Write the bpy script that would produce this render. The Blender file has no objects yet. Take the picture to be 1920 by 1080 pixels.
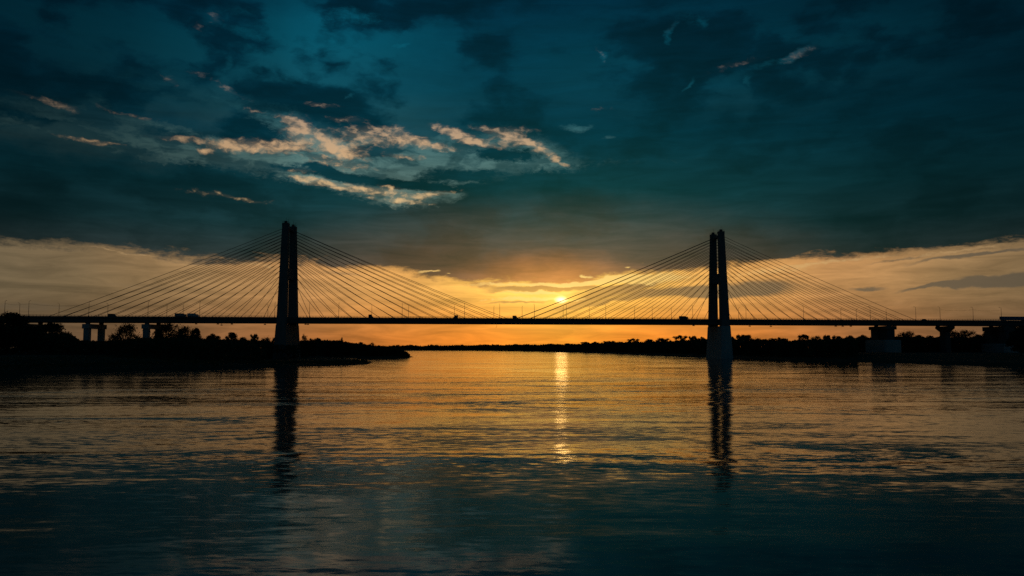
import bpy, math, random
import numpy as np
from mathutils import Vector, noise as mnoise

random.seed(7)
rng = np.random.default_rng(11)
R = math.radians
sc = bpy.context.scene
COL = sc.collection

# ------------------------------------------------------------------ view geometry
F = 1493.33                      # focal length in photo pixels (28 mm on 36 mm, 1920 px wide)
HZ = 652.0                       # eye level in the photo
PITCH = math.atan((HZ - 540) / F)
CAM_H = 9.0
SP, CP = math.sin(PITCH), math.cos(PITCH)


def ray(px, py):
    x, v = px - 960.0, 540.0 - py
    return (x, F * CP - v * SP, F * SP + v * CP)


def on_water(px, py, z=0.0):
    x, y, w = ray(px, py)
    k = (z - CAM_H) / w
    return (x * k, y * k)


def at_depth(px, py, d):
    x, y, w = ray(px, py)
    k = d / y
    return (x * k, d, CAM_H + w * k)


def azel(px, py):
    x, y, w = ray(px, py)
    return math.degrees(math.atan2(x, y)), math.degrees(math.atan2(w, math.hypot(x, y)))


# ------------------------------------------------------------------ helpers
class MB:
    """collects shapes that become ONE mesh object"""

    def __init__(self):
        self.v, self.f = [], []

    def add(self, vs, fs):
        b = len(self.v)
        self.v += [tuple(p) for p in vs]
        self.f += [tuple(b + i for i in q) for q in fs]

    def box(self, x0, x1, y0, y1, z0, z1):
        vs = [(x, y, z) for z in (z0, z1) for y in (y0, y1) for x in (x0, x1)]
        self.add(vs, [(0, 2, 3, 1), (4, 5, 7, 6), (0, 1, 5, 4), (2, 6, 7, 3), (0, 4, 6, 2), (1, 3, 7, 5)])

    def loft(self, sections):
        """sections: list of (cx, cy, z, half_x, half_y, chamfer)"""
        rings = []
        for cx, cy, z, hx, hy, c in sections:
            rings.append([(cx - hx + c, cy - hy, z), (cx + hx - c, cy - hy, z), (cx + hx, cy - hy + c, z), (cx + hx, cy + hy - c, z),
                          (cx + hx - c, cy + hy, z), (cx - hx + c, cy + hy, z), (cx - hx, cy + hy - c, z), (cx - hx, cy - hy + c, z)])
        n = 8
        vs = [p for r in rings for p in r]
        fs = []
        for k in range(len(rings) - 1):
            for i in range(n):
                j = (i + 1) % n
                fs.append((k * n + i, k * n + j, (k + 1) * n + j, (k + 1) * n + i))
        fs.append(tuple(reversed(range(n))))
        fs.append(tuple(range((len(rings) - 1) * n, len(rings) * n)))
        self.add(vs, fs)

    def tube(self, pts, rads, n=6, cap=True):
        pts = [Vector(p) for p in pts]
        rings = []
        for i, p in enumerate(pts):
            d = (pts[min(i + 1, len(pts) - 1)] - pts[max(i - 1, 0)]).normalized()
            up = Vector((0, 0, 1)) if abs(d.z) < 0.95 else Vector((0, 1, 0))
            a = d.cross(up).normalized()
            b = d.cross(a)
            rings.append([p + (a * math.cos(2 * math.pi * k / n) + b * math.sin(2 * math.pi * k / n)) * rads[i] for k in range(n)])
        vs = [tuple(q) for r in rings for q in r]
        fs = []
        for k in range(len(rings) - 1):
            for i in range(n):
                j = (i + 1) % n
                fs.append((k * n + i, (k + 1) * n + i, (k + 1) * n + j, k * n + j))
        if cap:
            fs.append(tuple(range(n)))
            fs.append(tuple(reversed(range((len(rings) - 1) * n, len(rings) * n))))
        self.add(vs, fs)

    def wheel(self, x, y, z, r, w, n=14):
        vs = []
        for s in (-w / 2, w / 2):
            for k in range(n):
                a = 2 * math.pi * k / n
                vs.append((x + r * math.cos(a), y + s, z + r * math.sin(a)))
        fs = [tuple(range(n)), tuple(reversed(range(n, 2 * n)))]
        for k in range(n):
            j = (k + 1) % n
            fs.append((k, n + k, n + j, j))
        self.add(vs, fs)

    def prism(self, prof, y0, y1):
        """prof: closed outline in x,z, extruded along y"""
        n = len(prof)
        vs = [(x, y0, z) for x, z in prof] + [(x, y1, z) for x, z in prof]
        fs = [tuple(range(n)), tuple(reversed(range(n, 2 * n)))]
        for k in range(n):
            j = (k + 1) % n
            fs.append((k, n + k, n + j, j))
        self.add(vs, fs)

    def mesh(self, name, mat):
        me = bpy.data.meshes.new(name)
        me.from_pydata(self.v, [], self.f)
        me.materials.append(mat)
        import bmesh
        bm = bmesh.new()
        bm.from_mesh(me)
        bmesh.ops.recalc_face_normals(bm, faces=bm.faces)
        bm.to_mesh(me)
        bm.free()
        me.update()
        return me

    def build(self, name, mat, parent=None):
        return link(name, self.mesh(name, mat), parent)


def link(name, data, parent=None):
    o = bpy.data.objects.new(name, data)
    COL.objects.link(o)
    if parent is not None:
        o.parent = parent
    return o


def tag(o, label=None, cat=None, group=None, kind=None):
    if label:
        o['label'] = label
    if cat:
        o['category'] = cat
    if group:
        o['group'] = group
    if kind:
        o['kind'] = kind
    return o


def empty(name, loc, rz=0.0, scale=(1, 1, 1)):
    o = bpy.data.objects.new(name, None)
    COL.objects.link(o)
    o.location = loc
    o.rotation_euler = (0, 0, rz)
    o.scale = scale
    o.empty_display_size = 0.5
    return o


def copy_tree(o, parent=None):
    c = o.copy()
    COL.objects.link(c)
    if parent is not None:
        c.parent = parent
    for ch in o.children:
        copy_tree(ch, c)
    return c


def quads_mesh(name, C, U, V, mat):
    """many leaf-sized four-corner faces: centres C, half axes U and V"""
    n = len(C)
    P = np.stack([C - U, C - V * 0.7, C + U, C + V * 0.7], axis=1).reshape(-1, 3)
    me = bpy.data.meshes.new(name)
    me.vertices.add(4 * n)
    me.loops.add(4 * n)
    me.polygons.add(n)
    me.vertices.foreach_set('co', P.astype(np.float32).ravel())
    me.loops.foreach_set('vertex_index', np.arange(4 * n, dtype=np.int32))
    me.polygons.foreach_set('loop_start', np.arange(0, 4 * n, 4, dtype=np.int32))
    me.polygons.foreach_set('loop_total', np.full(n, 4, dtype=np.int32))
    me.materials.append(mat)
    me.update(calc_edges=True)
    return me


def rand_axes(n, size, flat=0.0):
    a = rng.normal(size=(n, 3))
    a /= np.linalg.norm(a, axis=1)[:, None]
    b = rng.normal(size=(n, 3))
    b[:, 2] *= (1 - flat)
    b -= a * (a * b).sum(1)[:, None]
    b /= np.linalg.norm(b, axis=1)[:, None]
    s = size if np.ndim(size) else np.full(n, size)
    s = s * rng.uniform(0.6, 1.4, n)
    return a * s[:, None], b * (s * 0.75)[:, None]


# ------------------------------------------------------------------ materials
def new_mat(name):
    m = bpy.data.materials.new(name)
    m.use_nodes = True
    nt = m.node_tree
    bs = nt.nodes.get('Principled BSDF')
    return m, nt, bs


def rough_mat(name, c1, c2, scale=0.4, rough=0.85, bump=0.15, stretch=(1, 1, 1), spec=0.3):
    m, nt, bs = new_mat(name)
    tc = nt.nodes.new('ShaderNodeTexCoord')
    mp = nt.nodes.new('ShaderNodeMapping')
    mp.inputs['Scale'].default_value = stretch
    n1 = nt.nodes.new('ShaderNodeTexNoise')
    n1.inputs['Scale'].default_value = scale
    n1.inputs['Detail'].default_value = 6
    n1.inputs['Roughness'].default_value = 0.65
    rp = nt.nodes.new('ShaderNodeValToRGB')
    rp.color_ramp.elements[0].position = 0.32
    rp.color_ramp.elements[1].position = 0.68
    rp.color_ramp.elements[0].color = (*c1, 1)
    rp.color_ramp.elements[1].color = (*c2, 1)
    nt.links.new(tc.outputs['Object'], mp.inputs['Vector'])
    nt.links.new(mp.outputs['Vector'], n1.inputs['Vector'])
    nt.links.new(n1.outputs['Fac'], rp.inputs['Fac'])
    nt.links.new(rp.outputs['Color'], bs.inputs['Base Color'])
    bs.inputs['Roughness'].default_value = rough
    bs.inputs['Specular IOR Level'].default_value = spec
    if bump:
        bp = nt.nodes.new('ShaderNodeBump')
        bp.inputs['Strength'].default_value = bump
        nt.links.new(n1.outputs['Fac'], bp.inputs['Height'])
        nt.links.new(bp.outputs['Normal'], bs.inputs['Normal'])
    return m


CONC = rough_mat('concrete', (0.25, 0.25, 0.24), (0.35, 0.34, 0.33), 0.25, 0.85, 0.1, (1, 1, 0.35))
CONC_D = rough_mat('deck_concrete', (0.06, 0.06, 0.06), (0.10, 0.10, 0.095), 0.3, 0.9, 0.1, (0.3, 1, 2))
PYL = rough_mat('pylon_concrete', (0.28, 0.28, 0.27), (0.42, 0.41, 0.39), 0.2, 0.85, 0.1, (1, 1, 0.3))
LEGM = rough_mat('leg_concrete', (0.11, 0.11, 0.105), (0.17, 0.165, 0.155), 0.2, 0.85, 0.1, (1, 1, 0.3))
ASPH = rough_mat('asphalt', (0.04, 0.04, 0.042), (0.06, 0.06, 0.06), 0.8, 0.9, 0.1)
STEEL = rough_mat('galvanised_steel', (0.16, 0.16, 0.16), (0.24, 0.24, 0.235), 1.5, 0.65, 0.05)
CABLE = rough_mat('cable_sheath', (0.045, 0.04, 0.036), (0.07, 0.062, 0.055), 1.0, 0.7, 0.0)
POLE = rough_mat('pole_paint', (0.06, 0.06, 0.06), (0.09, 0.09, 0.085), 1.0, 0.7, 0.0)
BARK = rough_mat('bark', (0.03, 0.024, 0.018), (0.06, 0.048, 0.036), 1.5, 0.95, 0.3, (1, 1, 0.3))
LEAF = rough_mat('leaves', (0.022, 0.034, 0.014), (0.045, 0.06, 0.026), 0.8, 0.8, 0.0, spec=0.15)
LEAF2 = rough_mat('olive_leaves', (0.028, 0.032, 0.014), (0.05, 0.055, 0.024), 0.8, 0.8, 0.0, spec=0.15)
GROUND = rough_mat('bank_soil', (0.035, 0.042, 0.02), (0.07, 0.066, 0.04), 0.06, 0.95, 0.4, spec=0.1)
GRASS = rough_mat('bank_grass', (0.035, 0.055, 0.022), (0.07, 0.085, 0.036), 0.3, 0.9, 0.0, spec=0.1)
TYRE = rough_mat('rubber', (0.015, 0.015, 0.015), (0.025, 0.025, 0.025), 4, 0.9, 0.0)
WIN = rough_mat('dark_glass', (0.012, 0.015, 0.018), (0.02, 0.024, 0.028), 2, 0.12, 0.0, spec=0.6)


def paint(name, c):
    d = tuple(x * 0.85 for x in c)
    return rough_mat(name, d, c, 0.9, 0.45, 0.0, spec=0.5)


P_WHITE = paint('white_paint', (0.5, 0.52, 0.52))
P_GREY = paint('grey_paint', (0.22, 0.25, 0.26))
P_DARK = paint('dark_paint', (0.04, 0.045, 0.05))
P_BLUE = paint('blue_paint', (0.06, 0.10, 0.2))
P_RED = paint('red_paint', (0.16, 0.05, 0.035))

# ------------------------------------------------------------------ river outline and ground
shore = []
for p in [(-700, 750), (-250, 714), (0, 705.5), (240, 697), (480, 690), (560, 687.5), (640, 685.5), (690, 683), (699, 680.5), (692, 678)]:
    shore.append(on_water(*p))
for p in [(674, 675.2), (650, 673.8), (624, 672.6), (611, 670.8), (614, 668.2), (640, 668.2), (662, 669.3), (684, 672.2), (720, 672.0), (762, 671.2), (775, 669.4), (768, 667.4)]:
    shore.append(on_water(*p))
for p in [(735, 664), (700, 662), (706, 659.5), (740, 658.0), (775, 657.2), (900, 657.4), (1000, 658.6), (1100, 661), (1200, 664.2), (1320, 668), (1400, 672), (1500, 676),
          (1600, 679), (1700, 681.6), (1920, 688.5), (2200, 698), (2700, 725)]:
    shore.append(on_water(*p))
shore += [(420, -500), (-420, -500)]
SH = np.array(shore)


def river_sd(X, Y):
    """signed distance to the river outline: positive on land"""
    P = np.stack([X, Y], -1)
    best = np.full(X.shape, 1e18)
    inside = np.zeros(X.shape, bool)
    n = len(SH)
    for i in range(n):
        a, b = SH[i], SH[(i + 1) % n]
        ab = b - a
        t = np.clip(((P - a) @ ab) / (ab @ ab), 0, 1)
        q = a + t[..., None] * ab
        best = np.minimum(best, ((P - q) ** 2).sum(-1))
        cond = ((a[1] > Y) != (b[1] > Y)) & (X < (b[0] - a[0]) * (Y - a[1]) / (b[1] - a[1] + 1e-12) + a[0])
        inside ^= cond
    d = np.sqrt(best)
    return np.where(inside, -d, d)


def wob(X, Y):
    return (np.sin(X * 0.11 + 1.3 * np.sin(Y * 0.05)) + np.sin(Y * 0.083 + X * 0.037) + 0.6 * np.sin(X * 0.31 - Y * 0.19)) / 2.6


def ground_h(X, Y):
    X, Y = np.asarray(X, float), np.asarray(Y, float)
    sd = river_sd(X, Y) + 1.2 * wob(X * 1.7, Y * 1.7)
    s = np.clip((sd - 6) / 80, 0, 1)
    s = s * s * (3 - 2 * s)
    h = np.where(sd < 0, np.maximum(sd * 0.2, -3), np.minimum(sd * 0.22, 1.6) + 3.4 * s)
    # the low tongue of the spit
    cx, cy = on_water(645, 677)
    h = np.where(sd > 0, np.minimum(h, 0.45 + 5 * np.clip((np.hypot((X - cx) / 95, (Y - cy) / 150) - 1) * 2.2, 0, 1)), h)
    h = h + np.clip(sd / 12, 0, 1) * 0.3 * wob(X * 0.6, Y * 0.6)
    return h


def gh(x, y):
    return float(ground_h(np.array([x]), np.array([y]))[0])


az = np.concatenate([np.arange(-180, -44, 4.0), np.arange(-44, 44, 0.14), np.arange(44, 180, 4.0)])
ds = np.concatenate([[5, 30], np.geomspace(60, 900, 190), np.geomspace(930, 14000, 70)])
AZ, DS = np.meshgrid(np.radians(az), ds)
GX, GY = np.sin(AZ) * DS, np.cos(AZ) * DS
GZ = ground_h(GX, GY)
nr, na = GX.shape
vs = np.stack([GX, GY, GZ], -1).reshape(-1, 3)
fs = []
for i in range(nr - 1):
    for j in range(na):
        k = (j + 1) % na
        fs.append((i * na + j, i * na + k, (i + 1) * na + k, (i + 1) * na + j))
fs.append(tuple(range(na - 1, -1, -1)))
me = bpy.data.meshes.new('ground')
me.from_pydata(vs.tolist(), [], fs)
me.materials.append(GROUND)
me.shade_smooth()
g = link('ground', me)
tag(g, kind='structure')

# ------------------------------------------------------------------ water
m, nt, bs = new_mat('river_water')
bs.inputs['Base Color'].default_value = (0.002, 0.028, 0.034, 1)
bs.inputs['IOR'].default_value = 1.333
bs.inputs['Specular IOR Level'].default_value = 0.65
tc = nt.nodes.new('ShaderNodeTexCoord')
L = nt.links.new


def wnoise(sx, sy, detail, rough=0.55, rot=0.0, dist=0.0):
    mp = nt.nodes.new('ShaderNodeMapping')
    mp.inputs['Rotation'].default_value = (0, 0, R(rot))
    mp.inputs['Scale'].default_value = (1 / sx, 1 / sy, 1)
    n = nt.nodes.new('ShaderNodeTexNoise')
    n.noise_dimensions = '2D'
    n.inputs['Scale'].default_value = 1.0
    n.inputs['Detail'].default_value = detail
    n.inputs['Roughness'].default_value = rough
    n.inputs['Distortion'].default_value = dist
    L(tc.outputs['Object'], mp.inputs['Vector'])
    L(mp.outputs['Vector'], n.inputs['Vector'])
    return n


def wmath(op, a, b=None, c=None, clamp=False):
    n = nt.nodes.new('ShaderNodeMath')
    n.operation = op
    n.use_clamp = clamp
    for i, x in enumerate((a, b, c)):
        if x is None:
            continue
        if isinstance(x, (int, float)):
            n.inputs[i].default_value = x
        else:
            L(x, n.inputs[i])
    return n.outputs[0]


def wvec(op, a, b=None, s=None):
    n = nt.nodes.new('ShaderNodeVectorMath')
    n.operation = op
    for i, x in enumerate((a, b)):
        if x is None:
            continue
        if isinstance(x, tuple):
            n.inputs[i].default_value = x
        else:
            L(x, n.inputs[i])
    if s is not None:
        if isinstance(s, (int, float)):
            n.inputs['Scale'].default_value = s
        else:
            L(s, n.inputs['Scale'])
    return n.outputs[0]


def slope(n, k):
    return wvec('SCALE', wvec('SUBTRACT', n.outputs['Color'], (0.5, 0.5, 0.5)), s=k)


def wramp(x, a, b, lo, hi):
    n = nt.nodes.new('ShaderNodeMapRange')
    n.interpolation_type = 'SMOOTHSTEP'
    L(x, n.inputs['Value'])
    n.inputs['From Min'].default_value = a
    n.inputs['From Max'].default_value = b
    n.inputs['To Min'].default_value = lo
    n.inputs['To Max'].default_value = hi
    return n.outputs[0]


calm = wnoise(110, 26, 4, 0.6, 4, 0.6)            # broad patches of calm and ruffled water
cat = wnoise(260, 30, 6, 0.62, -3, 0.8)           # long current streaks
amp = wmath('ADD', wramp(calm.outputs['Fac'], 0.35, 0.68, 0.7, 1.25), wramp(cat.outputs['Fac'], 0.50, 0.64, 0.0, 1.5))
s1 = slope(wnoise(46, 9, 9, 0.82, 4, 0.5), 0.20)   # waves of every size from ripples to swell
s2 = slope(wnoise(1.6, 0.6, 3, 0.6, -7, 0.2), 0.08)  # ripples
tot = wvec('ADD', s1, s2)
tot = wvec('SCALE', tot, s=amp)
tot = wvec('MULTIPLY', tot, (0.8, 1.0, 0.0))
nrm = wvec('NORMALIZE', wvec('ADD', tot, (0.0, 0.0, 1.0)))
L(nrm, bs.inputs['Normal'])
bs.inputs['Roughness'].default_value = 0.085
WATER = m
w = MB()
w.add([(-14000, -3000, 0), (14000, -3000, 0), (14000, 14000, 0), (-14000, 14000, 0)], [(0, 1, 2, 3)])
tag(w.build('river_water', WATER), kind='structure')

# ------------------------------------------------------------------ bridge
TH = R(7.2)
DC = 642.7
AX = Vector((math.cos(TH), math.sin(TH), 0))
NX = Vector((-math.sin(TH), math.cos(TH), 0))


def s_at(px):
    t = (px - 960) / 1493.6
    return t * DC / (math.cos(TH) - t * math.sin(TH))


def bworld(s, w, z):
    p = Vector((0, DC, 0)) + AX * s + NX * w
    return Vector((p.x, p.y, z))


bridge = empty('cable_stayed_bridge', (0, DC, 0), TH)
tag(bridge, 'long cable stayed road bridge with two tall twin leg concrete pylons crossing the river', 'bridge')
S0, S1 = -560.0, 620.0
HW = 10.8                        # half width of the deck
ZT = 32.0
# deck: slab with two edge girders, cross girders and kerbs, as one profile swept along
d = MB()
prof = [(-HW, ZT - 0.9), (-HW, ZT + 0.35), (-HW + 0.5, ZT + 0.35), (-HW + 0.5, ZT), (HW - 0.5, ZT), (HW - 0.5, ZT + 0.35), (HW, ZT + 0.35), (HW, ZT - 0.9),
        (HW - 0.7, ZT - 1.3), (HW - 0.7, 27.9), (HW - 2.6, 27.9), (HW - 2.6, ZT - 0.6), (-HW + 2.6, ZT - 0.6), (-HW + 2.6, 27.9), (-HW + 0.7, 27.9), (-HW + 0.7, ZT - 1.3)]
n = len(prof)
d.add([(S0, y, z) for y, z in prof] + [(S1, y, z) for y, z in prof],
      [tuple(range(n)), tuple(reversed(range(n, 2 * n)))] + [(k, n + k, n + (k + 1) % n, (k + 1) % n) for k in range(n)])
k = S0 + 6
while k < S1:
    d.box(k - 0.2, k + 0.2, -HW + 2.598, HW - 2.598, 28.9, ZT - 0.602)
    k += 11.1
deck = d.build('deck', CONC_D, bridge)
d = MB()
d.box(S0, S1, -HW + 1.2, HW - 1.2, ZT + 0.004, ZT + 0.06)
d.build('road_surface', ASPH, deck)
for sgn in (-1, 1):
    rl = MB()
    y = sgn * (HW - 0.25)
    rl.box(S0, S1, y - 0.09, y + 0.09, ZT + 1.3, ZT + 1.46)
    rl.box(S0, S1, y - 0.04, y + 0.04, ZT + 0.8, ZT + 0.87)
    k = S0 + 1
    while k < S1:
        rl.box(k - 0.08, k + 0.08, y - 0.088, y + 0.088, ZT + 0.35, ZT + 1.3)
        k += 2.4
    rl.build('railing', STEEL, deck)
# small things slung under the deck
for px, h in [(374, .9), (414, .9), (421, 1.7), (440, .9), (501, 1.1), (576, .9), (580.5, 1.0), (1293, .8), (1397, 1.1), (1436, 1.2), (1556, .9), (1569, .9), (1584, .9)]:
    b = MB()
    s = s_at(px)
    b.box(s - 0.12, s + 0.12, -HW + 1.6, -HW + 1.85, 27.9 - h + 0.25, 27.898)
    b.box(s - 0.75, s + 0.75, -HW + 1.1, -HW + 2.3, 27.9 - h - 0.35, 27.9 - h + 0.25)
    b.build('hanging_box', POLE, deck)
for k in range(24):
    s = s_at(596 + k * 23.6)
    if s_at(1310) < s:
        break
    b = MB()
    b.loft([(s, -HW + 1.65, 27.35, 0.5, 0.35, 0.1), (s, -HW + 1.65, 27.898, 0.9, 0.6, 0.1)])
    b.build('anchor_block', CONC_D, deck)
b = MB()
s = s_at(929)
b.tube([(s, -HW + 1, 27.9), (s + .1, -HW + 1, 26.2), (s - .4, -HW + 1, 24.9), (s - .9, -HW + 1, 24.6)], [.1, .1, .1, .08])
b.build('hanging_pipe', POLE, deck)

PYLON_TOP = 105.5


def leg_off(z):
    """half distance between the leg centre lines at height z"""
    return 13.4 + (9.0 - 13.4) * (z - 28) / (PYLON_TOP - 28)


def pylon(s0, yaw, ground, base_mat):
    # the pier below the deck carries the legs: it is the pylon's own mesh
    b = MB()
    zb = ground - 1.5
    b.loft([(0, 0, zb, 5.3, 18.2, 0.5), (0, 0, 14, 4.5, 17.2, 0.5), (0, 0, 26.6, 3.85, 16.6, 0.5)])
    p = b.build('pylon', base_mat, bridge)
    p.location = (s0, 0, 0)
    p.rotation_euler = (0, 0, yaw)
    for sg in (-1, 1):
        b = MB()
        secs = []
        for z in (26.603, 45, 66, 90, PYLON_TOP - 2.2):
            u = (z - 26.6) / (PYLON_TOP - 26.6)
            secs.append((0, sg * leg_off(z), z, 3.55 + (2.35 - 3.55) * u, 3.0 + (2.1 - 3.0) * u, 0.35))
        z = PYLON_TOP
        secs.append((0, sg * leg_off(z), PYLON_TOP - 2.198, 2.5, 2.25, 0.3))
        secs.append((0, sg * leg_off(z), PYLON_TOP - 0.6, 2.5, 2.25, 0.3))
        b.loft(secs)
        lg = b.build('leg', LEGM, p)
        c = MB()
        y = sg * leg_off(z)
        c.box(-2.3, 2.3, y - 2.0, y + 2.0, PYLON_TOP - 0.597, PYLON_TOP - 0.3)
        for q in range(6):
            c.box(-2.3 + q * 0.9, -2.2 + q * 0.9, y - 2.0, y - 1.9, PYLON_TOP - 0.3, PYLON_TOP + 0.75)
            c.box(-2.3 + q * 0.9, -2.2 + q * 0.9, y + 1.9, y + 2.0, PYLON_TOP - 0.3, PYLON_TOP + 0.75)
        c.box(-2.3, 2.3, y - 2.02, y - 1.9, PYLON_TOP + 0.75, PYLON_TOP + 0.85)
        c.box(-2.3, 2.3, y + 1.9, y + 2.02, PYLON_TOP + 0.75, PYLON_TOP + 0.85)
        c.box(-1.0, 0.8, y - 0.8, y + 0.8, PYLON_TOP - 0.3, PYLON_TOP + 1.4)
        c.tube([(0.2, y, PYLON_TOP + 1.39), (0.2, y, PYLON_TOP + 4.6)], [0.1, 0.05])
        c.tube([(1.7, y + .5, PYLON_TOP - 0.31), (1.7, y + .5, PYLON_TOP + 3.2)], [0.08, 0.05])
        c.build('cap', POLE, p)
    b = MB()
    b.box(-2.0, 2.0, -leg_off(66) + 2.2, leg_off(66) - 2.2, 62.2, 70.4)
    b.build('crossbeam', LEGM, p)
    b = MB()
    b.box(-1.5, 1.5, -leg_off(101) + 2.0, leg_off(101) - 2.0, 100.6, 102.6)
    b.build('strut', LEGM, p)
    cy, sy = math.cos(yaw), math.sin(yaw)
    for side in (-1, 1):
        for sg in (-1, 1):
            for i in range(15):
                zt = 58.5 + 42.5 * (i / 14) ** 0.72
                u = (zt - 26.6) / (PYLON_TOP - 26.6)
                hx = 3.55 + (2.35 - 3.55) * u
                top = Vector((side * (hx - 0.3), sg * leg_off(zt), zt))
                dx, dy = side * (16.5 + 11.05 * i), sg * (HW - 1.0)
                bot = Vector((dx * cy + dy * sy, -dx * sy + dy * cy, ZT + 0.1))
                b = MB()
                sag = (top - bot).length * 0.006
                pts = []
                for q in range(7):
                    f = q / 6
                    pt = top.lerp(bot, f)
                    pt.z -= sag * 4 * f * (1 - f)
                    pts.append(pt)
                b.tube(pts, [0.17] * 7, 5)
                b.build('stay_cable', CABLE, p)
    return p


S_BANK, S_RIV = s_at(539.5), s_at(1347.5)
pb = bworld(S_BANK, 0, 0)
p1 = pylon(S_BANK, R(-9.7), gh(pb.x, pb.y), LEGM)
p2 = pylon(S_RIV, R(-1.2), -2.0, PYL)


def pier(px, kind, yaw):
    s = s_at(px)
    c = bworld(s, 0, 0)
    zg = gh(c.x, c.y) - 1.5
    ch, ct, ctop, cap_h, cap_w, mat, foot = {
        'twin': ((2.1, 2.1, 9.6), zg, 23.2, 26.6, (2.6, 12.4), CONC, None),
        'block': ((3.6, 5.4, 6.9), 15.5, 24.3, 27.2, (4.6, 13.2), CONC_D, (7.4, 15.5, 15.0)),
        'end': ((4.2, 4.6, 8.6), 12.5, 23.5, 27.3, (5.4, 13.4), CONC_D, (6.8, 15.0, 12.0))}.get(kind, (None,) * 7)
    b = MB()
    if kind == 'single':
        b.loft([(0, 0, zg, 2.5, 4.2, 0.6), (0, 0, 22.5, 2.5, 4.2, 0.6), (0, 0, 25.6, 2.5, 9.8, 0.4), (0, 0, 27.4, 2.5, 9.8, 0.4)])
        p = b.build('pier', CONC_D, bridge)
        cap_h = 27.4
    else:
        # the cap beam is the pier's own mesh; columns, bearings and footing hang on it
        b.box(-cap_w[0], cap_w[0], -cap_w[1], cap_w[1], ctop + 0.003, cap_h)
        p = b.build('pier', mat, bridge)
        for sg in (-1, 1):
            c = MB()
            c.loft([(0, sg * ch[2], ct, ch[0], ch[1], 0.5), (0, sg * ch[2], ctop, ch[0], ch[1], 0.5)])
            c.build('column', mat, p)
        if foot:
            c = MB()
            fx, fy, fz = foot
            c.loft([(0, 0, zg, fx, fy, 1.2), (0, 0, fz, fx, fy, 1.2), (0, 0, fz + 0.49, fx - 0.4, fy - 0.4, 1.2)])
            c.build('footing', CONC, p)
    for sg in (-1, 1):
        c = MB()
        c.box(-1.3, 1.3, sg * 9.2 - 1.0, sg * 9.2 + 1.0, cap_h + 0.003, 27.897)
        c.build('bearing', CONC_D, p)
    p.location = (s, 0, 0)
    p.rotation_euler = (0, 0, yaw)


for px in (62, 178, 287):
    pier(px, 'twin', R(-9))
pier(1654, 'block', R(0))
pier(1771, 'single', R(0))
pier(1872, 'end', R(0))

# ------------------------------------------------------------------ lamp posts on the deck
ORD = ['first', 'second', 'third', 'fourth', 'fifth', 'sixth', 'seventh', 'eighth', 'ninth', 'tenth', 'eleventh', 'twelfth', 'thirteenth', 'fourteenth', 'fifteenth', 'sixteenth',
       'seventeenth', 'eighteenth', 'nineteenth', 'twentieth']


def make_lamp():
    r = empty('lamp_post', (0, 0, 0))
    b = MB()
    b.loft([(0, 0, 0, 0.26, 0.26, 0.05), (0, 0, 0.5, 0.22, 0.22, 0.05)])
    b.tube([(0, 0, 0.49), (0, 0, 6), (0, 0, 11.2)], [0.17, 0.14, 0.10], 8)
    b.build('pole', POLE, r)
    b = MB()
    b.tube([(0, 0.0, 11.1), (0, 0.5, 11.5), (0, 1.7, 11.75)], [0.09, 0.08, 0.07], 6)
    b.build('arm', POLE, r)
    b = MB()
    b.loft([(0, 2.1, 11.66, 0.16, 0.5, 0.06), (0, 2.1, 11.82, 0.2, 0.55, 0.08), (0, 2.1, 11.9, 0.1, 0.4, 0.05)])
    b.build('lamp_head', POLE, r)
    return r


near_px = [8, 53, 166, 277, 374, 515, 580, 635, 754, 871, 937, 1002, 1062, 1136, 1299, 1399, 1507, 1632, 1717.5, 1763, 1825, 1878]
far_px = [36, 110, 201.5, 312.5, 343, 502, 697, 766, 852, 926, 979, 1056, 1105, 1190, 1223, 1259, 1385, 1577, 1606, 1662]
rows = sorted([(p, -1) for p in near_px] + [(p, 1) for p in far_px])
seg = {'a': [r for r in rows if r[0] < 530], 'b': [r for r in rows if 530 < r[0] < 950], 'c': [r for r in rows if 950 < r[0] < 1340], 'd': [r for r in rows if r[0] > 1360]}
lamp0 = make_lamp()
first = True
lamp_tops = {}


def put_lamp(px, side, label):
    global first
    o = lamp0 if first else copy_tree(lamp0)
    first = False
    w = side * (HW - 0.75)
    t = (px - 960) / 1493.6
    s = (t * (DC + w * math.cos(TH)) + w * math.sin(TH)) / (math.cos(TH) - t * math.sin(TH))
    sc_ = 1.0 if side < 0 else 0.93
    o.location = bworld(s, w, ZT)
    o.rotation_euler = (0, 0, TH + (0 if side < 0 else math.pi))
    o.scale = (1, 1, sc_)
    tag(o, label, 'lamp post', 'slim lamp posts along the bridge deck')
    lamp_tops[px] = (s, w, ZT + 9.5 * sc_)


for key, txt, order in (('a', 'slim deck lamp post, {} outward from the pylon on the grassy bank', -1),
                        ('b', 'slim deck lamp post, {} towards midspan from the pylon on the grassy bank', 1),
                        ('c', 'slim deck lamp post, {} towards midspan from the pylon standing in the water', -1),
                        ('d', 'slim deck lamp post, {} outward from the pylon standing in the water', 1)):
    lst = seg[key] if order > 0 else seg[key][::-1]
    for i, (px, side) in enumerate(lst):
        put_lamp(px, side, txt.format(ORD[i]))

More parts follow.
